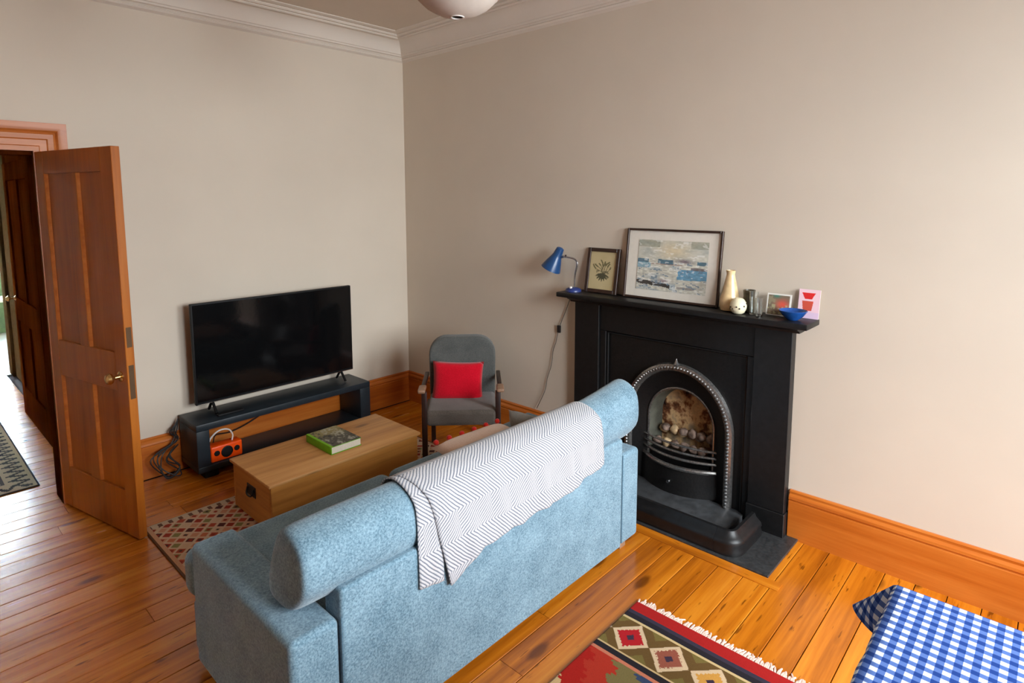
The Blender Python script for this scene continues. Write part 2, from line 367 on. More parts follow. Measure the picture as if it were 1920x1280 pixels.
# ---------------------------------------------------------------- doorway, door, hall
aprof = [(0, 0), (.022, 0), (.022, .025), (.014, .03), (.014, .06), (.02, .066), (.024, .09), (.018, .1), (.03, .11), (.036, .13), (.036, .15), (0, .15)]   # (out of wall, across)
bm = BM()                                             # head and two legs with mitred corners
def arch_pt(o, c, k):  # k: 0 bottom right,1 top right,2 top left,3 bottom left
    x = (OX1+c) if k in (0, 1) else (OX0-c); z = 0 if k in (0, 3) else OH+c
    return Vector((x, -o, z))
rings(bm, [[arch_pt(o, c, k) for o, c in aprof] for k in range(4)])
struct('trim_4', bm, M['door_edge'], smooth=True, angle=25)
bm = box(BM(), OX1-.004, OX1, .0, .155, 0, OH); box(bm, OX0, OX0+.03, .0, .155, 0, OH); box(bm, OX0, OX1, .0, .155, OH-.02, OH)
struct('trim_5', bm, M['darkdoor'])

# open four-panel door: local x along the leaf from the hinge, y = thickness, z up
dv = Vector((.175, -.75, 0)); DW = .77; ang = math.atan2(dv.y, dv.x)
door = empty('door_1', (-2.452, -.004, .008), ang); door['kind'] = 'structure'
T = .04                                               # local +y is to the right of the leaf seen from the room side
DH = 1.962
def dpart(name, x0, x1, z0, z1, y0=0, y1=T, mat=None, bev=.002):
    return obj(name, B1(x0, x1, y0, y1, z0, z1), mat or M['door'], door, world=False, bev=bev, seg=1)
for x0 in (0, DW-.105): dpart('stile', x0, x0+.105, 0, DH)
for z0, z1 in ((0, .235), (.76, .955), (1.845, DH)): dpart('rail', .1055, DW-.1055, z0, z1)
for z0, z1 in ((.2355, .7595), (.9555, 1.8445)):
    dpart('muntin', DW/2-.045, DW/2+.045, z0, z1)
    for x0, x1 in ((.106, DW/2-.0455), (DW/2+.0455, DW-.106)):
        dpart('door_panel', x0, x1, z0, z1, .013, .027, bev=0)
        for a, b in ((x0, x0+.012), (x1-.012, x1)):   # planted moulding beads
            bm = BM(); prism(bm, [(a, .002), (b, .013), (a, .013)] if a == x0 else [(a, .013), (b, .002), (b, .013)], 2, z0, z1)
            obj('moulding', bm, M['door_edge'], door, world=False)
Mk = Matrix.Translation((DW-.06, 0, .84)) @ Matrix.Rotation(R(90), 4, 'X')
bm = lathe(BM(), [(.026, 0), (.026, .004), (.012, .008), (.009, .03), (.014, .036), (.025, .044), (.028, .054), (.022, .066), (.01, .071)], 20, M=Mk)
obj('door_knob', bm, M['brass'], door, world=False, smooth=True, label='small brass door knob')
for z0, z1 in ((.73, .90), (.99, 1.09)):
    obj('lock_plate', B1(DW-.002, DW+.0015, .008, .032, z0, z1), plain('tarnished_plate', srgb(92, 66, 40), .5, .5, .3), door, world=False, label='tarnished metal lock plate')

# hall beyond
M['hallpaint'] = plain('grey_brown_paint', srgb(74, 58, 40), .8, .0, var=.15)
def hall(name, bm, mat): return struct(name, bm, mat)
bm = box(BM(), -2.28, -2.13, .15, 1.0, 0, H);  box(bm, -2.28, -2.13, 1.0, 2.02, 2.0, H)
hall('wall_hall_right', bm, M['wall'])
hall('wall_hall_left', B1(-3.55, -3.4, .15, 3.4, 0, H), M['wall'])
bm = box(BM(), -2.2, -1.4, 3.4, 3.55, 0, H); box(bm, -5, -3.3, 3.4, 3.55, 0, H); box(bm, -3.3, -2.2, 3.4, 3.55, 2.1, H); hall('wall_hall_back', bm, M['wall'])
struct('trim_7', box(box(BM(), -2.225, -2.05, 3.36, 3.56, 0, 2.1), -3.4, -2.2, 3.37, 3.399, 2.1, 2.24), M['hallpaint'], bev=.006)
struct('wall_hall_end', B1(-2.2, -2.05, 2.02, 3.4, 0, H), M['hallpaint'])
struct('ceiling_hall', B1(-5, -1.25, .15, 6.75, H, H+.1), M['plaster'])
far = struct('floor_far_room', B1(-5, -1.25, 3.48, 6.7, -.12, 0), M['slate'])
far.data.materials.clear(); far.data.materials.append(plain('pale_tiled_floor', srgb(168, 172, 170), .3, .5, var=.1))
hall('wall_far_left', B1(-5.15, -5, 3.4, 6.7, 0, H), M['wall']); hall('wall_far_right', B1(-1.4, -1.25, 3.4, 6.7, 0, H), M['wall'])
bm = box(BM(), -5, -1.25, 6.5, 6.65, 0, .85); box(bm, -5, -1.25, 6.5, 6.65, 2.75, H); box(bm, -5, -3.9, 6.5, 6.65, .85, 2.75); box(bm, -1.5, -1.25, 6.5, 6.65, .85, 2.75)
hall('wall_far_back', bm, M['wall'])
bm = BM()
for x0 in (-3.9, -2.73, -1.56): box(bm, x0, x0+.06, 6.53, 6.6, .85, 2.75)
for z0 in (.85, 1.75, 2.69): box(bm, -3.9, -1.5, 6.53, 6.6, z0, z0+.06)
wn = struct('window_4', bm, M['white'])
obj('pane', B1(-3.88, -1.52, 6.56, 6.566, .88, 2.72), M['glass'], wn)
ws = thing('window_seat', 'green window seat with a white edge under the far hall window', 'bench', (-2.8, 6.2, 0))
obj('seat_box', B1(-3.9, -1.5, 5.95, 6.48, 0, .40), M['greenseat'], ws, bev=.006)
obj('seat_top', B1(-3.92, -1.48, 5.92, 6.49, .40, .44), M['white'], ws, bev=.006)
obj('back_cushion', B1(-3.85, -1.55, 6.3, 6.46, .44, .72), M['greenseat'], ws, bev=.04, seg=4)
# dark wood door in the hall's side wall, shade put into its colour
d2 = empty('door_2', (-2.285, 1.51, 0)); d2['kind'] = 'structure'
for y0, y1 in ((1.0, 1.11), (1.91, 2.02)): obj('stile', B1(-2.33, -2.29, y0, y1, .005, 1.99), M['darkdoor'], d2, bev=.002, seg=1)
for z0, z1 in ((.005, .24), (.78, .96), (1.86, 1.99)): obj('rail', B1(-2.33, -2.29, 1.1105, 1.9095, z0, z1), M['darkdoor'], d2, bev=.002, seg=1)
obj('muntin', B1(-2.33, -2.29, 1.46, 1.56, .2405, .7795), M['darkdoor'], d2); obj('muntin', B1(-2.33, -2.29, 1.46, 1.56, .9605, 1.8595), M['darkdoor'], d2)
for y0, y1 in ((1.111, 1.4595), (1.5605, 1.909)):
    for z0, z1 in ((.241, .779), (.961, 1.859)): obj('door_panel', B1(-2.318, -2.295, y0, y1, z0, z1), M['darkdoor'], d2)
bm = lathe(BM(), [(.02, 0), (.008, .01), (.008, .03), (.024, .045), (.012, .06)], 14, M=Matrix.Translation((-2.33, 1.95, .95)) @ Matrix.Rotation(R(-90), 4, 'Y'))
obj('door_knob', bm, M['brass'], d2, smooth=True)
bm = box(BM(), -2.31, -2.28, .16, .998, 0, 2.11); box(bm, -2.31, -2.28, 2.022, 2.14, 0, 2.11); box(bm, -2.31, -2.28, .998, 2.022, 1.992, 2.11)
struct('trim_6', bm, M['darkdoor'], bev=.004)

# ---------------------------------------------------------------- rugs
def hall_rug(u, v):
    x, y = u*1.0, v*1.7; d = np.minimum(np.minimum(x, 1.0-x), np.minimum(y, 1.7-y))
    c = pick(np.floor(vnoise(u, v, 9, 14, 3)*3), [(112, 62, 46), (128, 76, 54), (92, 54, 44)])
    s = np.where(np.minimum(x, 1.0-x) < np.minimum(y, 1.7-y), y, x)
    c = lay(c, d < .2, L(186, 164, 132)); zz = np.abs((s/.09) % 1 - .5)*2
    c = lay(c, (d < .13) & (d > .03) & (np.abs(zz*.08+.035-d) < .022), L(44, 40, 36)); c = lay(c, (d < .165) & (d > .15), L(54, 44, 40)); return lay(c, d < .012, L(40, 34, 30))
hr = color_grid('hall_rug', lambda u, v: (-3.5+u*1.0, .365+v*1.7, .006), 110, 170, hall_rug, M['weave'], loc=(-3.0, 1.2, .001), solid=.005)
tag(hr, 'patterned runner with a cream zigzag border on the hall floor', 'rug')
def kilim_small(u, v):
    W, Hh = 1.75, 1.3; x, y = u*W, v*Hh
    q = .066; a, b = x/q + y/q*1.0, x/q - y/q*1.0; ia, ib = np.floor(a), np.floor(b); fa, fb = a-ia, b-ib
    e = np.minimum(np.minimum(fa, 1-fa), np.minimum(fb, 1-fb))
    c = pick((ia*3+ib*5) % 7, [(176, 84, 62), (206, 148, 116), (140, 132, 84), (92, 54, 50), (196, 116, 84), (212, 178, 146), (164, 66, 50)])
    c = lay(c, e < .13, L(214, 184, 154)); c = lay(c, (e > .3) & (((ia+ib) % 3) == 0), L(150, 62, 48)); c = lay(c, (e > .34) & (((ia+2*ib) % 5) == 1), L(74, 62, 56))
    dx = np.minimum(x, W-x); dy = np.minimum(y, Hh-y)
    c = lay(c, (dy < .05), L(206, 184, 156)); c = lay(c, (dy < .05) & (np.abs((x/.05) % 1 - .5) < .2) & (dy > .015), L(112, 84, 70))
    c = lay(c, dx < .03, L(206, 158, 124)); return lay(c, dx < .012, L(106, 74, 52))
ks = color_grid('kilim_rug', lambda u, v: (-2.235+u*1.75, -.645-v*1.3, .007+.0008*np.sin(u*25)*np.sin(v*18)), 350, 260, kilim_small, M['weave'], loc=(-1.4, -1.3, .001), solid=.006, flip=True)
tag(ks, 'small pink and red diamond kilim under the pine chest', 'rug')

def kilim_big(u, v):
    s = u*1.55; y = v*1.25                           # s: metres from the fringe end, y from the sofa-side edge
    def serr(a, n): return np.floor(a*n)/n
    c = np.zeros((*u.shape, 3)) + L(120, 40, 34)
    # field: stepped flame bands
    st = np.floor(s/.0115); hs = np.abs(np.sin(st*12.9898)*43758.5) % 1; hs2 = np.abs(np.sin(np.floor(st/2)*78.233)*9758.5) % 1
    band = np.floor((y + .055*hs + .03*hs2 + .13*np.abs(((s-.36)/.34) % 2 - 1))/.098)
    c = pick(band-1, [(168, 34, 26), (176, 52, 36), (122, 108, 66), (56, 70, 100), (196, 140, 100), (112, 34, 32), (124, 112, 70), (58, 66, 92), (170, 40, 30), (206, 170, 120)])
    c = lay(c, s < .34, L(200, 120, 92)); c = lay(c, s < .325, L(42, 38, 42)); c = lay(c, s < .30, L(206, 176, 126))
    # diamond border band
    band_m = (s > .115) & (s < .29); c = lay(c, band_m, L(106, 80, 44)); xc, hw, per = .203, .088, .165
    k = (y-.092)/per; kk = np.round(k); dy = np.abs(k-kk)*per; dd = np.abs(s-xc)/hw + dy/(per*.5)
    step = np.floor(dd*9)/9; inner = pick(kk, [(178, 34, 40), (150, 84, 66), (206, 150, 70), (150, 40, 40), (96, 104, 130)])
    c = lay(c, band_m & (dd < .97), L(214, 186, 150)); c = np.where((band_m & (dd < .66+.07*((np.floor(s/.011)+np.floor(y/.011)) % 2)))[..., None], inner, c)
    c = lay(c, band_m & (dd < .22), L(64, 50, 66)); c = lay(c, band_m & (dd > 1.55), L(120, 104, 56))
    c = lay(c, s < .115, L(206, 180, 130)); c = lay(c, s < .103, L(42, 38, 44)); c = lay(c, s < .078, L(58, 52, 66)); c = lay(c, s < .06, L(168, 34, 32)); return c
kb = color_grid('kilim_rug', lambda u, v: (-.985-u*1.55, -2.853-v*1.25, .008+.001*np.sin(u*30)*np.sin(v*16)), 400, 320, kilim_big, M['weave'], loc=(-1.75, -3.5, .001), solid=.006, flip=True)
tag(kb, 'large red, navy and brown kilim with white fringe under the table', 'rug')
bm = BM()
for i in range(190):
    y0 = -2.858 - 1.24*i/189; a = random.gauss(0, .012); l = random.uniform(.03, .05)
    tube(bm, [(-.987, y0, .008), (-.987+l*.5, y0+a*.4, .009), (-.987+l, y0+a, .004)], [.0034, .0042, .003], 5)
obj('fringe', bm, M['fringe'], kb, kind='stuff', label='white cotton fringe')

# ---------------------------------------------------------------- fireplace
fp = thing('fireplace', 'black painted fireplace with an arched cast iron insert', 'fireplace', (0, -2.475, 0))
for y0, y1 in ((-1.998, -1.815), (-3.134, -2.951)):
    obj('pilaster', B1(-.06, -.001, y0, y1, .135, 1.07), M['black'], fp, bev=.002, seg=1)
    obj('plinth', B1(-.068, -.001, y0-.006, y1+.006, .008, .134), M['black'], fp, bev=.003, seg=1)
obj('frieze', B1(-.045, -.001, -2.95, -1.999, .912, 1.07), M['black'], fp, bev=.002, seg=1)
for y0, y1 in ((-2.042, -1.999), (-2.95, -2.915)): obj('inner_stile', B1(-.045, -.001, y0, y1, .008, .911), M['black'], fp, bev=.002, seg=1)
bm = BM(); prism(bm, [(-.001, 1.071), (-.075, 1.071), (-.08, 1.082), (-.105, 1.09), (-.12, 1.106), (-.125, 1.112), (-.001, 1.112)], 1, -3.17, -1.79)
obj('shelf_moulding', bm, M['black'], fp, smooth=True, angle=30)
obj('mantel_shelf', B1(-.192, -.001, -3.236, -1.765, 1.1125, 1.142), M['black'], fp, bev=.005, seg=2)
# cast-iron plate with arched hole; arch = half-ellipse on straight sides
YC, ZS = -2.52, .44
def archpts(hw, top, n=20, z0=.05):
    r = [(YC+hw, z0)]; r += [(YC+hw*math.cos(math.pi*i/n), ZS+(top-ZS)*math.sin(math.pi*i/n)) for i in range(n+1)]; return r + [(YC-hw, z0)]
def arch_band(bm, hw0, t0, x0, hw1, t1, x1, z0=.05):
    a, b = archpts(hw0, t0, z0=z0), archpts(hw1, t1, z0=z0)
    return rings(bm, [[Vector((x0, y, z)) for y, z in a], [Vector((x1, y, z)) for y, z in b]], closed=False)
bm = BM(); a = archpts(.30, .765, z0=.009); n = len(a)
out = [(-2.0425, .009)] + [(-2.0425, .05+.86*i/3) for i in range(1, 3)] + [(-2.0425-.872*i/14, .911) for i in range(15)] + [(-2.9145, .05+.86*i/3) for i in (2, 1)] + [(-2.9145, .009)]
# match counts by resampling the outline
def resample(p, n):
    p = [Vector(q).to_3d() for q in p]; d = [0]
    for q, r_ in zip(p, p[1:]): d.append(d[-1]+(r_-q).length)
    o = []
    for k in range(n):
        s = d[-1]*k/(n-1); i = max(j for j in range(len(d)) if d[j] <= s+1e-9); i = min(i, len(p)-2); f = (s-d[i])/max(1e-9, d[i+1]-d[i]); q = p[i].lerp(p[i+1], f); o.append((q.x, q.y))
    return o
o2 = [(-2.0425, .009), (-2.0425, .911), (-2.9145, .911), (-2.9145, .009)]
o2r = resample(o2, 69)
# snap nearest samples onto the corners
for cpt in o2[1:3]:
    i = min(range(69), key=lambda k: (o2r[k][0]-cpt[0])**2+(o2r[k][1]-cpt[1])**2); o2r[i] = cpt
ar = resample(a, 69)
rings(bm, [[Vector((-.018, y, z)) for y, z in o2r], [Vector((-.02, y, z)) for y, z in ar]], closed=False)
obj('cast_iron_insert', bm, M['iron'], fp, solid=.006)
bm = BM(); fr = [(-2.0425, .009), (-2.0425, .911), (-2.9145, .911), (-2.9145, .009)]
tube(bm, [(-.03, -2.05, .01), (-.03, -2.05, .903), (-.03, -2.907, .903), (-.03, -2.907, .01)], .008, 8); obj('insert_bead', bm, M['black'], fp, smooth=True)
# polished outer arch with beading
bm = BM(); pts = [Vector((-.032, y, z)) for y, z in resample(archpts(.312, .772, 28, .05), 60)]; tube(bm, pts, .025, 8); obj('arch_rim', bm, M['iron_polish'], fp, smooth=True)
bm = BM()
for y, z in resample(archpts(.312, .772, 28, .06), 92): ball(bm, (-.055, y, z), .0085, 6)
obj('beading', bm, M['iron_polish'], fp, smooth=True, kind='stuff')
bm = BM(); lathe(bm, [(.012, 0), (.02, .012), (.008, .026), (.002, .042)], 10, c=(-.05, YC, .782)); obj('finial', bm, M['iron_polish'], fp, smooth=True)
bm = arch_band(BM(), .292, .755, -.03, .204, .637, .02, z0=.01); obj('arch_splay', bm, M['iron'], fp, smooth=True)
bm = BM(); tube(bm, [Vector((.016, y, z)) for y, z in resample(archpts(.203, .636, 28, .2), 50)], .007, 8); obj('inner_rim', bm, M['iron_polish'], fp, smooth=True)
bm = arch_band(BM(), .204, .637, .02, .176, .605, .14, z0=.05); obj('firebox_reveal', bm, M['reveal'], fp, smooth=True)
bm = BM(); prism(bm, [(y, z) for y, z in archpts(.186, .615, z0=.05)], 0, .135, .142); obj('fireback', bm, M['fireback'], fp)
obj('flue_plate', B1(.1435, .149, -2.789, -2.271, .0, .699), M['iron'], fp)
# coals
proto = None
for i in range(18):
    k = i/17; yy = YC+.16-.32*((i*7) % 18)/17; zz = .275 + .05*(i % 3) + .02*math.sin(i*2.1); xx = .06+.045*((i*5) % 3)/2
    bm = BM(); bmesh.ops.create_icosphere(bm, subdivisions=2, radius=.028)
    for v in bm.verts: v.co *= 1+.28*math.sin(v.co.x*130+i)*math.cos(v.co.y*110+i*2)
    bm.transform(Matrix.Translation((xx, yy, zz)) @ Matrix.Diagonal((.9, 1, .8+.2*(i % 2), 1)))
    obj('coal', bm, M['coal_pale'] if (yy > -2.5 and i % 2) else M['coal'], fp, smooth='all')
obj('fire_bed', B1(.02, .134, YC-.178, YC+.178, .17, .245), M['iron'], fp)
# bowed grate bars and ash cover
def bow(z, d, hw=.225, n=14): return [(.012 - d*(1-(2*i/n-1)**2), YC-hw+2*hw*i/n, z) for i in range(n+1)]
for z, d, r in ((.318, .045, .007), (.284, .06, .007), (.249, .07, .008)):
    obj('grate_bar', tube(BM(), bow(z, d), r, 8), M['iron_polish'], fp, smooth=True)
obj('grate_bar', tube(BM(), bow(.20, .085, .225), .013, 8), M['iron_polish'], fp, smooth=True)
def bowplate(bm, z0, z1, d0, d1, hw=.28, n=16):
    return rings(bm, [[Vector((x, y, z)) for x, y, z in bow(z0, d0, hw, n)], [Vector((x, y, z)) for x, y, z in bow(z1, d1, hw, n)]], closed=False)
obj('ash_cover', bowplate(BM(), .195, .05, .085, .11, .25), M['iron'], fp, smooth=True)
obj('cover_knob', lathe(BM(), [(.004, 0), (.004, .012), (.011, .018), (.009, .028), (.003, .031)], 12, M=Matrix.Translation((-.088, YC, .125)) @ Matrix.Rotation(R(-90), 4, 'Y')), M['chrome'], fp, smooth=True, label='small bright knob')
obj('hearth_plate', B1(-.335, -.02, -2.93, -2.03, .0125, .052), plain('worn_grey_plate', (.045, .047, .05), .42, .5, var=.35, scale=25), fp, bev=.004)
obj('hearth_slab', B1(-.43, -.001, -3.198, -1.75, .0005, .012), M['slate'], fp, bev=.002, seg=1)
obj('hearth_border', B1(-.495, -.432, -3.262, -1.69, .0005, .004), M['floor_y'], fp)
# fender
fe = thing('fender', 'low black moulded fender kerb standing on the hearth', 'fender', (-.3, -2.475, .012))
fprof = [(0, 0), (.06, 0), (.062, .02), (.056, .045), (.06, .055), (.056, .07), (.044, .08), (.03, .092), (.022, .11), (.008, .112), (0, .1)]
def fend(nm, path):
    bm = BM(); rs = []
    for (px, py), (nx, ny) in path: rs.append([Vector((px+nx*d, py+ny*d, .0125+z)) for d, z in fprof])
    obj(nm, rings(bm, rs), M['black'], fe, smooth=True, angle=40)
fend('front_rail', [((-.355, -2.93), (-1, 0)), ((-.355, -2.02), (-1, 0))])
def corner(s, yc):
    r = [((-.355, yc+s*.0), (-1, 0)), ((-.355, yc-s*.04), (-1, 0))]
    for k in range(1, 6):
        a = R(90*k/5); r.append(((-.355+.02*(1-math.cos(a)), yc-s*.04-s*.02*math.sin(a)), (-math.cos(a), -s*math.sin(a))))
    r.append(((-.115, yc-s*.06), (0, -s))); return r
fend('corner_piece', corner(1, -2.931)); fend('corner_piece', corner(-1, -2.019))

# ---------------------------------------------------------------- things on the mantel shelf
MZ = 1.142
lp = thing('desk_lamp', 'small blue metal desk lamp at the end of the mantel shelf', 'lamp', (-.1, -1.83, MZ))
obj('base', lathe(BM(), [(.05, 0), (.05, .008), (.044, .017), (.03, .023), (.012, .026)], 24, c=(-.1, -1.83, MZ)), M['basenavy'], lp, smooth=True)
obj('switch', lathe(BM(), [(.009, 0), (.009, .01), (.005, .013)], 12, c=(-.125, -1.83, MZ+.02)), M['white'], lp, smooth=True)
obj('arm', tube(BM(), smoothpath([(-.1, -1.835, MZ+.02), (-.1, -1.842, MZ+.10), (-.1, -1.858, MZ+.17), (-.1, -1.845, MZ+.20), (-.1, -1.80, MZ+.21), (-.1, -1.745, MZ+.212)]), .0055, 8), M['chrome'], lp, smooth=True)
ax = Vector((-.12, .36, -.78)).normalized(); q = Vector((0, 0, 1)).rotation_difference(ax).to_matrix().to_4x4()
Ms = Matrix.Translation((-.095, -1.722, 1.405)) @ q
obj('lamp_shade', lathe(BM(), [(.012, -.006), (.024, 0), (.027, .02), (.029, .045), (.034, .06), (.048, .095), (.062, .135), (.066, .15), (.064, .15), (.046, .095), (.03, .06), (.02, .01)], 24, M=Ms, caps=True), M['lampblue'], lp, smooth=True)
obj('joint', tube(BM(), [(-.1, -1.75, MZ+.212), (-.097, -1.715, MZ+.205)], .008, 8), M['chrome'], lp, smooth=True)
obj('joint_screw', lathe(BM(), [(.006, 0), (.006, .014)], 8, c=(-.1, -1.768, MZ+.212)), M['dark_wood'], lp)
obj('cord', tube(BM(), smoothpath([(-.1, -1.80, MZ+.006), (-.06, -1.775, MZ+.006), (-.03, -1.752, MZ+.004), (-.02, -1.745, MZ-.06), (-.012, -1.70, .98), (-.012, -1.672, .92), (-.012, -1.645, .85), (-.012, -1.625, .77), (-.012, -1.60, .70), (-.012, -1.585, .6), (-.012, -1.55, .5), (-.012, -1.53, .41), (-.016, -1.46, .27)]), .0028, 6), M['greycable'], lp, smooth=True)
obj('cord_switch', B1(-.022, -.006, -1.663, -1.638, .835, .885, M=None), M['cable'], lp, bev=.004)

def leaning(name, label, yl, yr, hgt, fw, lean, dep, inner, mount=None, cat='picture', z=MZ):
    """frame that leans on the wall; local x across (image left to right), z up"""
    wd = abs(yr-yl); t_ = thing(name, label, cat, (0, 0, 0))
    c = (yl+yr)/2; Rm = Matrix.Translation((-lean-dep*.2, c, z+.001)) @ Matrix.Rotation(R(-90), 4, 'Z') @ Matrix.Rotation(-math.atan2(lean, hgt), 4, 'X')
    t_.location = (-lean, c, z); MW[t_] = Matrix.Translation((-lean, c, z))
    for x0, x1, z0, z1 in ((-wd/2, -wd/2+fw, 0, hgt), (wd/2-fw, wd/2, 0, hgt), (-wd/2+fw, wd/2-fw, 0, fw), (-wd/2+fw, wd/2-fw, hgt-fw, hgt)):
        obj('frame_bar', B1(x0, x1, -dep, 0, z0, z1, M=Rm), M['frame_dark'], t_, bev=.0015, seg=1)
    obj('backing', B1(-wd/2+fw*.6, wd/2-fw*.6, -dep*.35, -.001, fw*.6, hgt-fw*.6, M=Rm), M['mount'], t_)
    x0, x1, z0, z1, fn, nx, ny = inner
    def mp(u, v):
        P = np.stack([x0+u*(x1-x0), 0*u-dep*.45, z0+v*(z1-z0)], -1); Mn = np.array(Rm); P = P @ Mn[:3, :3].T + Mn[:3, 3]; return P[..., 0], P[..., 1], P[..., 2]
    color_grid('picture', mp, nx, ny, fn, M['print'], t_)
    return t_
def botanical(u, v):
    c = np.zeros((*u.shape, 3)) + L(198, 182, 140); c = blend(c, .25*vnoise(u, v, 4, 6, 1), L(170, 150, 104))
    cx_ = .5
    for k in range(9):
        a = R(35+13*k); dx, dy = math.cos(a), math.sin(a); du, dv_ = (u-cx_), (v-.42)*1.35
        al = du*dx+dv_*dy; pe = np.abs(-du*dy+dv_*dx + .05*np.sin(al*9+k)); c = lay(c, (al > 0) & (al < .40+.05*(k % 3)) & (pe < .012+.014*(al > .3)), L(112, 104, 74))
    for k in range(7):
        a = R(200+23*k); dx, dy = math.cos(a), math.sin(a); du, dv_ = (u-cx_), (v-.42)*1.3
        al = du*dx+dv_*dy; pe = np.abs(-du*dy+dv_*dx); c = lay(c, (al > -.02) & (al < .28) & (pe < .03*np.sin(np.clip(al/.28, 0, 1)*math.pi)+.004), L(84, 82, 60))
    return blend(c, .6*((np.abs(u-.5) < .3) & (np.abs(v-.4) < .1) & (vnoise(u, v, 14, 18, 2) > .55)), L(78, 76, 58))
def seascape(u, v):
    c = np.zeros((*u.shape, 3)) + L(206, 204, 190); n1 = vnoise(u, v, 7, 16, 4); n2 = vnoise(u, v, 16, 30, 5); n3 = vnoise(u, v, 4, 9, 6)
    sky = v > .62; c = blend(c, sky*np.clip((n1-.35)*1.6, 0, 1)*.9, L(168, 176, 170)); c = blend(c, sky*np.exp(-((u-.52)/.2)**2-((v-.8)/.18)**2)*.8, L(216, 200, 162))
    c = blend(c, (v > .86)*((u < .32) | (u > .76))*(.4+.4*n2), L(142, 144, 122))
    c = blend(c, 1.0*((np.abs(v-.58-.05*(n3-.5)) < .045)*((u < .17) | (np.abs(u-.42) < .11) | (u > .86))), L(92, 122, 136))
    c = blend(c, np.exp(-((u-.68)/.11)**2-((v-.6-.02*n2)/.04)**2)*.95, L(122, 106, 116)); c = blend(c, .7*((np.abs(v-.53) < .015)*(u > .2)*(u < .66)), L(150, 120, 110))
    c = blend(c, .9*((v < .55)*(v > .44)*(u < .2)), L(140, 176, 190)); c = blend(c, .9*((np.abs(v-.47+.03*(u-.8)) < .03)*(u > .78)), L(116, 104, 104))
    c = blend(c, .95*((v < .45)*(v > .24+.05*n1)*(u > .58+.04*n2)), L(104, 156, 186)); c = blend(c, .6*np.clip((n1-.55)*4, 0, 1)*(v < .5)*(u < .58), L(158, 178, 190))
    c = blend(c, .8*np.exp(-((u-.4)/.08)**2-((v-.2)/.04)**2), L(134, 112, 124)); ed = .16-.12*u
    c = blend(c, .95*((np.abs(v-ed) < .035+.03*(n2-.4))*(u < .5)), L(58, 52, 48)); c = blend(c, .7*((np.abs(v-.09) < .02)*(u > .6)*(u < .85)), L(140, 128, 126)); n4 = vnoise(u, v, 30, 44, 11); c = c*np.where(v > .62, .84+.2*n4+.1*n2, .62+.5*n4+.2*n2)[..., None]; c = blend(c, .8*((n4 > .7) & (n1 > .4) & (v < .6)), L(104, 124, 140)); return blend(c, .5*((n2 > .68) & (n4 > .45)), L(232, 232, 228))
leaning('picture_frame', 'small dark framed botanical print leaning beside the blue lamp', -1.885, -2.118, .275, .022, .045, .016, (-.095, .095, .022, .253, botanical, 60, 80))
leaning('picture_frame', 'large framed watercolour seascape with white mount on the mantel shelf', -2.168, -2.752, .405, .012, .045, .018, (-.212, .216, .055, .342, seascape, 150, 100))

v1 = obj('vase', lathe(BM(), [(.03, 0), (.045, .004), (.052, .03), (.050, .06), (.042, .09), (.031, .14), (.023, .175), (.02, .19), (.024, .208), (.02, .21), (.015, .19), (.02, .17)], 24), M['cream_pot'], smooth=True, angle=60, loc=None)
v1.location = (-.075, -2.822, MZ); tag(v1, 'tall tapering cream glazed bottle vase beside the large seascape', 'vase')
v1.data.materials[0] = M['cream_pot']
bv = thing('ball_vase', 'round cream ceramic ball with small dark dots on the shelf', 'ornament', (-.135, -2.892, MZ))
obj('body', lathe(BM(), [(.018, 0), (.03, .008), (.038, .024), (.041, .041), (.037, .06), (.026, .075), (.014, .081), (.008, .08)], 22), M['spot'], bv, world=False, smooth=True)
for k in range(14):
    a = k*2.4; z = .016+.052*((k*5) % 14)/13; r = .0412*math.sqrt(max(.05, 1-((z-.041)/.043)**2)); r = max(r, .02)
    obj('dot', ball(BM(), (r*math.cos(a), r*math.sin(a), z), .0042, 6), M['darkdot'], bv, world=False)
jp = obj('jar', lathe(BM(), [(.024, 0), (.028, .004), (.029, .05), (.027, .085), (.03, .115), (.026, .115), (.023, .085), (.022, .01)], 20), M['jar'], smooth=True, angle=50); jp.location = (-.06, -2.915, MZ); tag(jp, 'dark brown stoneware jar behind the dotted ball', 'jar')
def gl(x, y, h, r, label):
    g_ = obj('drinking_glass', lathe(BM(), [(r*.8, 0), (r*.85, .004), (r, h), (r-.002, h), (r*.8, .008), (.001, .007)], 20), M['glass'], smooth=True, angle=50); g_.location = (x, y, MZ); tag(g_, label, 'glass', 'clear glasses on the mantel shelf')
gl(-.10, -2.955, .115, .022, 'taller clear glass on the mantel shelf next to the dark jar'); gl(-.125, -2.992, .09, .019, 'shorter clear glass on the mantel shelf before the photo card')
def photo_card(u, v):
    c = np.zeros((*u.shape, 3)) + L(142, 122, 100); c = blend(c, vnoise(u, v, 6, 6, 8), L(112, 102, 86)); c = blend(c, np.exp(-((u-.66)/.24)**2-((v-.52)/.2)**2), L(224, 92, 74))
    c = blend(c, .8*(vnoise(u, v, 12, 9, 3) > .62)*(v < .5), L(176, 170, 130)); c = blend(c, .9*np.exp(-((u-.4)/.15)**2-((v-.9)/.09)**2), L(64, 128, 110)); c = blend(c, .8*(vnoise(u, v, 9, 9, 5) > .6)*(u < .35), L(150, 140, 112))
    e = (u < .05) | (u > .93) | (v > .94) | (v < .04); return lay(c, e, L(232, 228, 218))
def pink_card(u, v):
    c = np.zeros((*u.shape, 3)) + L(242, 206, 216); c = blend(c, .8*(v < .22), L(222, 196, 222))
    def trap(v0, v1, w0, w1, cx_): f = (v-v0)/(v1-v0); return (f >= 0) & (f <= 1) & (np.abs(u-cx_) < w0+(w1-w0)*f)
    c = lay(c, trap(.66, .88, .16, .32, .46), L(222, 44, 44)); return lay(c, trap(.27, .60, .2, .27, .44), L(208, 84, 66))
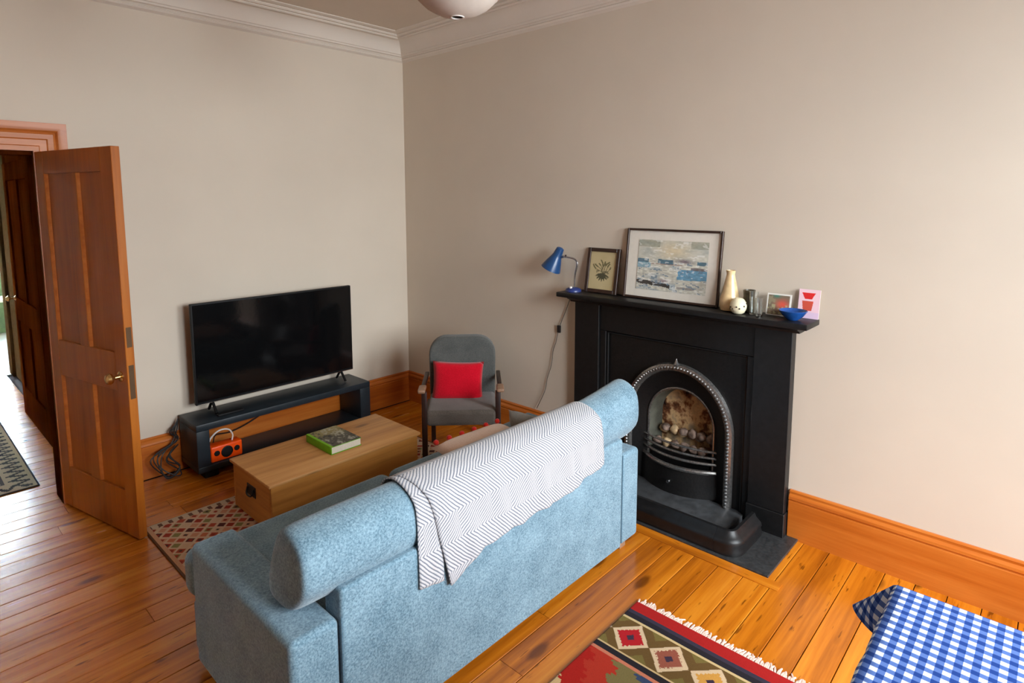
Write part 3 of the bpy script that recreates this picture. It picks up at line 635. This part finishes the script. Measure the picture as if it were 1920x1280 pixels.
def card(name, label, yl, yr, hgt, lean, x, fn):
    wd = abs(yr-yl); c = (yl+yr)/2; t_ = thing(name, label, 'card', (x, c, MZ))
    Rm = Matrix.Translation((x-lean, c, MZ+.001)) @ Matrix.Rotation(R(-90), 4, 'Z') @ Matrix.Rotation(-math.atan2(lean, hgt), 4, 'X')
    obj('board', B1(-wd/2, wd/2, -.003, 0, 0, hgt, M=Rm), M['white'], t_)
    def mp(u, v):
        P = np.stack([-wd/2+u*wd, 0*u-.0036, v*hgt], -1); Mn = np.array(Rm); P = P @ Mn[:3, :3].T + Mn[:3, 3]; return P[..., 0], P[..., 1], P[..., 2]
    color_grid('printed_face', mp, 60, 60, fn, M['print'], t_)
    return t_
card('photo_card', 'white-edged photo card with red and green print behind the glasses', -3.0, -3.115, .108, .02, -.035, photo_card)
card('greeting_card', 'pink card with two red shapes at the mantel shelf end', -3.142, -3.238, .14, .02, -.012, pink_card)
bw = obj('bowl', lathe(BM(), [(.022, 0), (.026, .004), (.045, .02), (.064, .046), (.062, .048), (.042, .024), (.02, .009), (.001, .008)], 28), M['bowl'], smooth=True, angle=50); bw.location = (-.115, -3.148, MZ); tag(bw, 'small blue glazed bowl in front of the pink card', 'bowl')

# ---------------------------------------------------------------- television and its stand
st = thing('tv_stand', 'low navy open-frame stand carrying the television', 'tv stand', (-1.22, -.165, 0))
X0, X1, Y0, Y1 = -1.835, -.607, -.318, -.03
obj('top_slab', B1(X0, X1, Y0, Y1, .318, .36), M['navy'], st, bev=.004)
obj('bottom_slab', B1(X0, X1, Y0, Y1, .055, .092), M['navy'], st, bev=.004)
for a, b in ((X0, X0+.075), (X1-.085, X1)): obj('side_post', B1(a, b, Y0+.001, Y1-.001, .0922, .3178), M['navy'], st, bev=.003)
for a in (X0+.05, X1-.13): obj('foot', B1(a, a+.08, Y0+.04, Y1-.03, .0005, .0548), M['tvblack'], st)
tv = thing('television', 'large black flat screen television on the navy stand', 'television', (-1.2, -.15, .36))
TX0, TX1, TZ0, TZ1 = -1.768, -.64, .427, 1.073
obj('casing', B1(TX0, TX1, -.148, -.118, TZ0, TZ1), M['tvblack'], tv, bev=.004)
obj('screen', B1(TX0+.009, TX1-.009, -.1495, -.1481, TZ0+.018, TZ1-.009), M['screen'], tv)
obj('bottom_trim', B1(TX0+.004, TX1-.004, -.1505, -.1485, TZ0+.002, TZ0+.006), M['chrome'], tv)
obj('rear_housing', B1(TX0+.2, TX1-.2, -.1178, -.085, TZ0+.05, TZ0+.35), M['tvblack'], tv, bev=.008)
for x in (TX0+.1, TX1-.1):
    bm = BM(); tube(bm, [(x, -.135, TZ0+.01), (x, -.20, .368)], .009, 8); tube(bm, [(x, -.135, TZ0+.01), (x, -.075, .368)], .009, 8); obj('leg', bm, M['tvblack'], tv, smooth=True)
rc = obj('remote_control', B1(-1.68, -1.52, -.262, -.222, .3605, .376), M['tvblack'], bev=.006, loc=(-1.6, -.242, .3605)); tag(rc, 'black remote control lying on the stand before the television', 'remote')
# radio
rd = thing('radio', 'orange portable radio with three dark speakers on the stand', 'radio', (-1.65, -.245, .092))
RX0, RX1, RY0, RZ0, RZ1 = -1.752, -1.560, -.30, .0925, .192
obj('body', B1(RX0, RX1, RY0, RY0+.085, RZ0, RZ1), M['orange'], rd, bev=.009, seg=3)
for x, r in ((RX0+.035, .017), ((RX0+RX1)/2, .036), (RX1-.035, .017)):
    z = .148 if r < .03 else .143
    bm = lathe(BM(), [(r, 0), (r, .004), (r*.85, .006), (r*.8, .002), (.002, .002)], 22, M=Matrix.Translation((x, RY0+.001, z)) @ Matrix.Rotation(R(90), 4, 'X')); obj('speaker_cone', bm, M['tvblack'], rd, smooth=True)
obj('handle', tube(BM(), smoothpath([(RX0+.004, RY0+.04, RZ1-.012), (RX0+.012, RY0+.04, RZ1+.04), (RX0+.06, RY0+.03, RZ1+.085), (RX0+.12, RY0+.03, RZ1+.08), (RX0+.15, RY0+.04, RZ1+.035), (RX0+.145, RY0+.04, RZ1+.0)]), .005, 8), M['white'], rd, smooth=True, label='pale cord carrying handle')
# cables by the stand
bm = BM(); rc_ = random.Random(3)
for k in range(5):
    o_ = .016*k; j_ = lambda a=.02: rc_.uniform(-a, a)
    tube(bm, smoothpath([(-1.848-.003*k, -.05, .345-.008*k), (-1.862-.01*k, -.055, .27), (-1.88+j_(), -.06, .21), (-1.96-o_+j_(), -.08-.5*o_, .15+j_()), (-1.985+j_(.03), -.12, .07+j_()), (-1.92+j_(.03), -.13-j_(), .014), (-1.875, -.12, .05+j_()), (-1.93+j_(), -.10, .13+j_()), (-1.865, -.08, .19)]), .0036, 6)
cb = obj('cable_bundle', bm, M['cable'], smooth=True); tag(cb, 'tangle of black cables hanging beside the navy stand', 'cable')
cb2 = obj('power_cable', tube(BM(), smoothpath([(-1.20, -.06, .312), (-1.3, -.05, .24), (-1.42, -.05, .19), (-1.55, -.09, .18), (-1.66, -.13, .2), (-1.70, -.2, .14)]), .004, 6), M['cable'], smooth=True); tag(cb2, 'thin black cable crossing the open back of the stand', 'cable')

# ---------------------------------------------------------------- pine chest and book
ch = thing('blanket_chest', 'long low pine blanket chest with an iron handle on its end', 'chest', (-1.33, -.98, .009))
CX0, CX1, CY0, CY1, CZ0, CZ1 = -1.800, -.865, -1.212, -.752, .0095, .262
obj('front_board', B1(CX0, CX1, CY0, CY0+.02, CZ0, CZ1), M['chest_side'], ch, bev=.002, seg=1)
obj('back_board', B1(CX0, CX1, CY1-.02, CY1, CZ0, CZ1), M['chest_side'], ch, bev=.002, seg=1)
ce = wood('waxed_pine_end', srgb(160, 102, 40), srgb(198, 136, 62), srgb(214, 158, 86), 1, rough=.5, knots=True, rand=.1)
for a in (CX0, CX1-.02): obj('end_board', B1(a, a+.02, CY0+.0205, CY1-.0205, CZ0, CZ1), ce, ch, bev=.002, seg=1)
obj('base_board', B1(CX0+.0205, CX1-.0205, CY0+.0205, CY1-.0205, CZ0, CZ0+.015), M['chest_side'], ch)
obj('lid', B1(CX0-.016, CX1+.016, CY0-.014, CY1+.012, CZ1+.001, .281), M['chest'], ch, bev=.005, seg=2)
obj('handle_plate', B1(CX0-.004, CX0+.001, -1.03, -.93, .14, .20), M['cable'], ch, bev=.0015, seg=1, label='black iron handle plate')
obj('handle_ring', tube(BM(), smoothpath([(CX0-.006, -1.015, .185), (CX0-.016, -1.01, .155), (CX0-.018, -.98, .148), (CX0-.016, -.95, .155), (CX0-.006, -.945, .185)]), .005, 6), M['iron'], ch, smooth=True)
bk = thing('book', 'thick hardback book with a lime green spine on the pine chest', 'book', (-1.31, -.98, .281))
KX0, KX1, KY0, KY1, KZ = -1.405, -1.21, -1.125, -.845, .2815
obj('pages', B1(KX0+.004, KX1-.004, KY0+.003, KY1-.003, KZ+.004, KZ+.042), M['pages'], bk)
obj('cover', B1(KX0, KX1, KY0, KY1, KZ, KZ+.0035), M['green'], bk); obj('spine', B1(KX0-.003, KX0+.0035, KY0, KY1, KZ, KZ+.046), M['green'], bk, bev=.002)
obj('cover', B1(KX0, KX1, KY0, KY1, KZ+.0425, KZ+.046), M['green'], bk)
def cover(u, v):
    n = vnoise(u, v, 5, 7, 3)*.6+vnoise(u, v, 22, 26, 4)*.5; c = blend(np.zeros((*u.shape, 3))+L(92, 88, 78), np.clip((v-.45)*3+(n-.5), 0, 1)*.9, L(150, 138, 92))
    c = blend(c, np.clip((n-.62)*5, 0, 1)*.8, L(178, 176, 160)); c = blend(c, np.clip((.42-n)*6, 0, 1)*.8, L(56, 58, 56)); return lay(c, u < .07, L(126, 184, 44))
color_grid('cover_print', lambda u, v: (KX0+u*(KX1-KX0), KY0+v*(KY1-KY0), KZ+.0463), 60, 80, cover, M['print'], bk)

# ---------------------------------------------------------------- armchair with cushion
TH = R(-43.8); ac = thing('armchair', 'small grey upholstered armchair with wooden arms in the corner', 'armchair', (-.43, -1.15, .0), TH)
def soft(name, bm, mat, parent, bev=.03, seg=4, **kw): return obj(name, bm, mat, parent, bev=bev, seg=seg, smooth='all', **kw)
soft('seat', B1(-.225, .225, -.25, .2, .275, .375), M['seat_fab'], ac, .025, world=False)
bm = BM(); pts = []
for k in range(9): a = R(90*k/8); pts.append((.105+.125*math.cos(a), .655+.125*math.sin(a)))
for k in range(9): a = R(90+90*k/8); pts.append((-.105+.125*math.cos(a), .655+.125*math.sin(a)))
pts += [(-.225, .33), (.225, .33)]
prism(bm, [(x, z) for x, z in pts], 1, -.035, .035)
bm.transform(Matrix.Translation((0, .225, 0)) @ Matrix.Shear('XZ', 4, (0, .14)) @ Matrix.Translation((0, -.06, 0)))
soft('backrest', bm, M['grey_fab'], ac, .015, world=False)
for x in (-.04, .04): obj('button', ball(BM(), (x, .225, .70), .013, 8, (1.5, .5, .8)), M['grey_fab'], ac, world=False, smooth='all')
for s in (-1, 1):
    obj('front_leg', B1(s*.235-.017, s*.235+.017, -.245, -.21, .008 if s < 0 else .001, .498), M['dark_wood'], ac, world=False, bev=.004)
    obj('rear_leg', B1(s*.21-.015, s*.21+.015, .165, .197, .001, .33), M['dark_wood'], ac, world=False, bev=.004)
    bm = BM(); box(bm, s*.25-.024, s*.25+.024, -.27, -.15, .4985, .522); obj('armrest', bm, M['pale_wood'], ac, world=False, bev=.009, seg=3)
    obj('arm_support', B1(s*.25-.014, s*.25+.014, -.149, .2, .485, .508), M['dark_wood'], ac, world=False, bev=.004)
    obj('side_rail', B1(s*.235-.01, s*.235+.01, -.209, .164, .28, .32), M['dark_wood'], ac, world=False)
pm = MW[ac] @ Matrix.Translation((-.03, .055, .478)) @ Matrix.Rotation(R(-14), 4, 'X') @ Matrix.Rotation(R(2), 4, 'Y')
pc = obj('cushion', pillow(BM(), .35, .27, .09), M['red_fab'], smooth='all'); pc.matrix_world = pm; MW[pc] = pm
tag(pc, 'plain bright red cushion leaning on the grey armchair back', 'cushion')

# ---------------------------------------------------------------- sofa (seen from behind)
so = thing('sofa', 'light blue fabric sofa seen from behind with tilted headrests', 'sofa', (-1.48, -2.2, 0))
SX0, SX1, SYB, SYF = -2.395, -.565, -2.605, -1.80
soft('base', B1(SX0+.015, SX1-.015, -2.50, SYF, .05, .25), M['sofa'], so, .02)
soft('seat_cushion', B1(SX0+.165, -1.483, -2.48, -1.74, .252, .42), M['sofa'], so, .045)
soft('seat_cushion', B1(-1.477, SX1-.165, -2.48, -1.74, .252, .42), M['sofa'], so, .045)
for a, b in ((SX0, SX0+.155), (SX1-.155, SX1)):
    soft('arm', B1(a, b, SYB+.004, -1.86, .038, .497), M['sofa'], so, .022, 5)
    soft('front_roll', B1(a+.005, b-.002, -1.855, -1.735, .25, .425), M['sofa'], so, .045)
soft('back_panel', B1(SX0+.158, SX1-.158, SYB, -2.505, .038, .585), M['sofa'], so, .013)
for x in (SX0+.158, SX1-.158): obj('piping', tube(BM(), [(x, SYB+.001, .06), (x, SYB+.001, .5)], .004, 6), M['sofa_seam'], so, smooth=True)
for x in (SX0+.1, SX1-.1):
    for yy in (-2.55, -1.87): obj('foot', B1(x-.025, x+.025, yy-.025, yy+.025, .009 if yy > -2 else .0008, .048), M['pale_wood'], so)
bprofile = [(-2.50, .505), (-2.575, .575), (-2.598, .61), (-2.60, .66), (-2.592, .72), (-2.57, .745), (-2.535, .765), (-2.49, .775), (-2.455, .768), (-2.43, .745), (-2.395, .68), (-2.365, .60), (-2.35, .545), (-2.355, .51), (-2.39, .50), (-2.44, .50)]
def bolster(x0, x1, lift=0):
    k = len(bprofile); c = Vector((0, sum(p[0] for p in bprofile)/k, sum(p[1] for p in bprofile)/k)); rs = []
    L_ = x1-x0
    for d, s in ((0, .80), (.004, .90), (.014, .96), (.035, .99), (.08, 1.0), (L_*.35, 1.01), (L_*.65, 1.01), (L_-.08, 1.0), (L_-.035, .99), (L_-.014, .96), (L_-.004, .90), (L_, .80)):
        up = lift*max(0, (d/L_-.55)/.45)**1.5
        rs.append([Vector((x0+d, c.y+(y-c.y)*s, c.z+(z-c.z)*s + up*max(0, (z-.56)/.21))) for y, z in bprofile])
    return rings(BM(), rs)
for a, b, l in ((-2.345, -1.452, 0), (-1.444, -.555, .055)): obj('headrest', bolster(a, b, l), M['sofa'], so, sub=1, smooth='all')

# throw over the headrests
def throw_mesh(x0, x1, path, hem, nx=60, seed=1, amp=.004, edge=0):
    bm = BM(); P = smoothpath([(0, y, z) for y, z in path], 8); d = [0]
    for a, b in zip(P, P[1:]): d.append(d[-1]+(b-a).length)
    uv = bm.loops.layers.uv.new('UVMap'); V = []; UV = {}
    n = len(P)
    for i in range(nx+1):
        f = i/nx; row = []
        ln = hem(f)                                   # fraction of the path used at this place
        for j in range(n):
            s = j/(n-1)*ln*(n-1); k = min(int(s), n-2); p = P[k].lerp(P[k+1], s-k); dd = d[k]+(d[k+1]-d[k])*(s-k)
            x = x0+(x1-x0)*f
            x += edge*(1-f)*max(0, dd-.3)
            wv = amp*(math.sin(f*23+dd*5+seed)+.6*math.sin(f*51-dd*9))*min(1, max(0, dd-.28)*3)
            v = bm.verts.new((x, p.y-abs(wv)-.001, p.z+.5*wv*(dd < .4))); UV[v] = (x, dd); row.append(v)
        V.append(row)
    for a, b in zip(V, V[1:]):
        for j in range(n-1):
            fc = bm.faces.new((a[j], b[j], b[j+1], a[j+1]))
            for lp_ in fc.loops: lp_[uv].uv = UV[lp_.vert]
    return bm
tpath = [(-2.335, .53), (-2.338, .56), (-2.352, .61), (-2.382, .69), (-2.418, .757), (-2.45, .78), (-2.49, .788), (-2.54, .778), (-2.58, .756), (-2.603, .727), (-2.612, .665), (-2.613, .61), (-2.616, .55), (-2.617, .48), (-2.617, .41), (-2.617, .34)]
tt = thing('throw_blanket', 'grey and white chevron throw draped over the blue sofa back', 'blanket', (-1.43, -2.5, .6))
_P = smoothpath([(0, y, z) for y, z in tpath], 8)
def frac_at(z): return min((i for i in range(len(_P)) if _P[i].y < -2.6), key=lambda i: abs(_P[i].z-z) - .0)/(len(_P)-1)
def frac_lin(z):
    i = max(k for k in range(len(_P)-1) if _P[k].z >= z and _P[k].y < -2.55); return (i+(_P[i].z-z)/max(1e-6, _P[i].z-_P[i+1].z))/(len(_P)-1)
def hem1(f):
    z = np.interp(f, [0, .03, .09, .16, .30, .55, .80, .83, .97, 1.0], [.405, .400, .43, .462, .475, .482, .487, .515, .512, .53]); return frac_lin(float(z)+.003*math.sin(f*40))
o = obj('blanket_cloth', throw_mesh(-1.935, -.915, tpath, hem1, amp=.007, edge=.22), M['throw'], tt, smooth='all', solid=.005)
tp2 = [(y+(.004 if y > -2.5 else .006), z-.003) for y, z in tpath]
obj('under_fold', throw_mesh(-1.955, -1.85, tp2, lambda f: frac_lin(.45-.02*f), 10, 4, .003), M['throw'], tt, smooth='all', solid=.004)

# cushions leaning in the seat
pm = Matrix.Translation((-1.07, -2.075, .487)) @ Matrix.Rotation(R(-3), 4, 'Z') @ Matrix.Rotation(R(-86), 4, 'X')
pk = obj('cushion', pillow(BM(), .46, .40, .11), M['cream_fab'], smooth='all'); pk.matrix_world = pm; MW[pk] = pm
tag(pk, 'cream cushion with red pompoms along its edge lying on the sofa seat', 'cushion')
for k in range(6):
    obj('pompom', ball(BM(), (-.205+.082*k, -.026, .192), .0145, 8), M['pomred'], pk, world=False, smooth='all', label='red wool pompom')
pm = Matrix.Translation((-.785, -2.08, .505)) @ Matrix.Rotation(R(90), 4, 'Z') @ Matrix.Rotation(R(-12), 4, 'X')
pg = obj('cushion', pillow(BM(), .30, .165, .09), fabric('plain_grey_cloth', srgb(112, 112, 108), srgb(150, 148, 142)), smooth='all'); pg.matrix_world = pm
tag(pg, 'plain grey cushion behind the throw at the sofa end', 'cushion')

# ---------------------------------------------------------------- table with gingham cloth
tb = thing('dining_table', 'dining table hidden under the blue gingham tablecloth', 'table', (-2.05, -4.3, 0))
obj('tabletop', B1(-2.68, -1.405, -4.72, -3.845, .72, .746), M['chest'], tb)
for x in (-2.62, -1.46):
    for y in (-4.66, -3.90): obj('leg', B1(x-.025, x+.025, y-.025, y+.025, .018, .7195), M['chest'], tb)
def cloth():
    bm = BM(); uvl = bm.loops.layers.uv.new('UVMap'); xa, xb, ya, yb = -2.69, -1.395, -4.73, -3.834; ov = .17; n = 96
    V = []; UV = {}
    us = np.concatenate([np.linspace(xa-ov, xa, 14)[:-1], np.linspace(xa, xb, 40), np.linspace(xb, xb+ov, 14)[1:]])
    vs = np.concatenate([np.linspace(ya-ov, ya, 14)[:-1], np.linspace(ya, yb, 34), np.linspace(yb, yb+ov, 14)[1:]])
    for u in us:
        row = []
        for v in vs:
            dx = max(0, u-xb, xa-u); dy = max(0, v-yb, ya-v); sx = 1 if u > xb else -1; sy = 1 if v > yb else -1
            cx, cy = min(max(u, xa), xb), min(max(v, ya), yb)
            d = math.hypot(dx, dy); z = .7495
            if d > 0:
                k = (dx*dy)/(d*d)*2                 # 1 on the corner diagonal: cloth flares out there
                flare = .06+.62*k
                r = .006; out_ = (min(d, r) + max(0, d-r)*flare); down = max(0, d-r*.8)*math.sqrt(max(.05, 1-flare*flare))
                wv = .012*math.sin((u+v)*38)*min(1, d/.08)*(1-k)
                cx += sx*dx/d*(out_+wv); cy += sy*dy/d*(out_+wv); z -= down
            vt = bm.verts.new((cx, cy, z)); UV[vt] = (u, v); row.append(vt)
        V.append(row)
    for a, b in zip(V, V[1:]):
        for j in range(len(vs)-1):
            fc = bm.faces.new((a[j], b[j], b[j+1], a[j+1]))
            for l_ in fc.loops: l_[uvl].uv = UV[l_.vert]
    return bm
tc = obj('tablecloth', cloth(), M['gingham'], smooth='all', loc=(-2.04, -4.28, .748)); tag(tc, 'blue and white gingham cloth spread over the dining table', 'tablecloth')

# ---------------------------------------------------------------- paper lantern
LX, LY, LZ, LR = -1.60, -2.435, 2.535, .185
pl = thing('paper_lantern', 'white round paper lantern hanging from the ceiling', 'pendant lamp', (LX, LY, LZ))
prof = []; N = 44
for i in range(N+1):
    a = -math.pi/2+.12 + (math.pi-.24)*i/N; r = LR*math.cos(a)*(1 + (.012 if i % 4 == 0 else 0)); prof.append((r, LR*.95*math.sin(a)))
obj('paper_shade', lathe(BM(), prof, 40, c=(LX, LY, LZ), caps=False), M['paper_lamp'], pl, smooth=True, angle=80)
for s in (-1, 1):
    zz = LZ+s*LR*.95*math.sin(math.pi/2-.12); rr = LR*math.cos(math.pi/2-.12)
    obj('ring', tube(BM(), [(LX+rr*math.cos(a), LY+rr*math.sin(a), zz) for a in np.linspace(0, 2*math.pi, 25)], .003, 6), M['white'], pl, smooth=True)
obj('bulb', ball(BM(), (LX, LY, LZ+.04), .03, 12), M['white'], pl, smooth='all')
obj('flex', tube(BM(), [(LX, LY, LZ+.07), (LX, LY, H-.02)], .004, 6), M['white'], pl)
obj('ceiling_rose', lathe(BM(), [(.05, -.001), (.048, -.012), (.02, -.024), (.008, -.028)], 20, c=(LX, LY, H)), M['white'], pl, smooth=True)
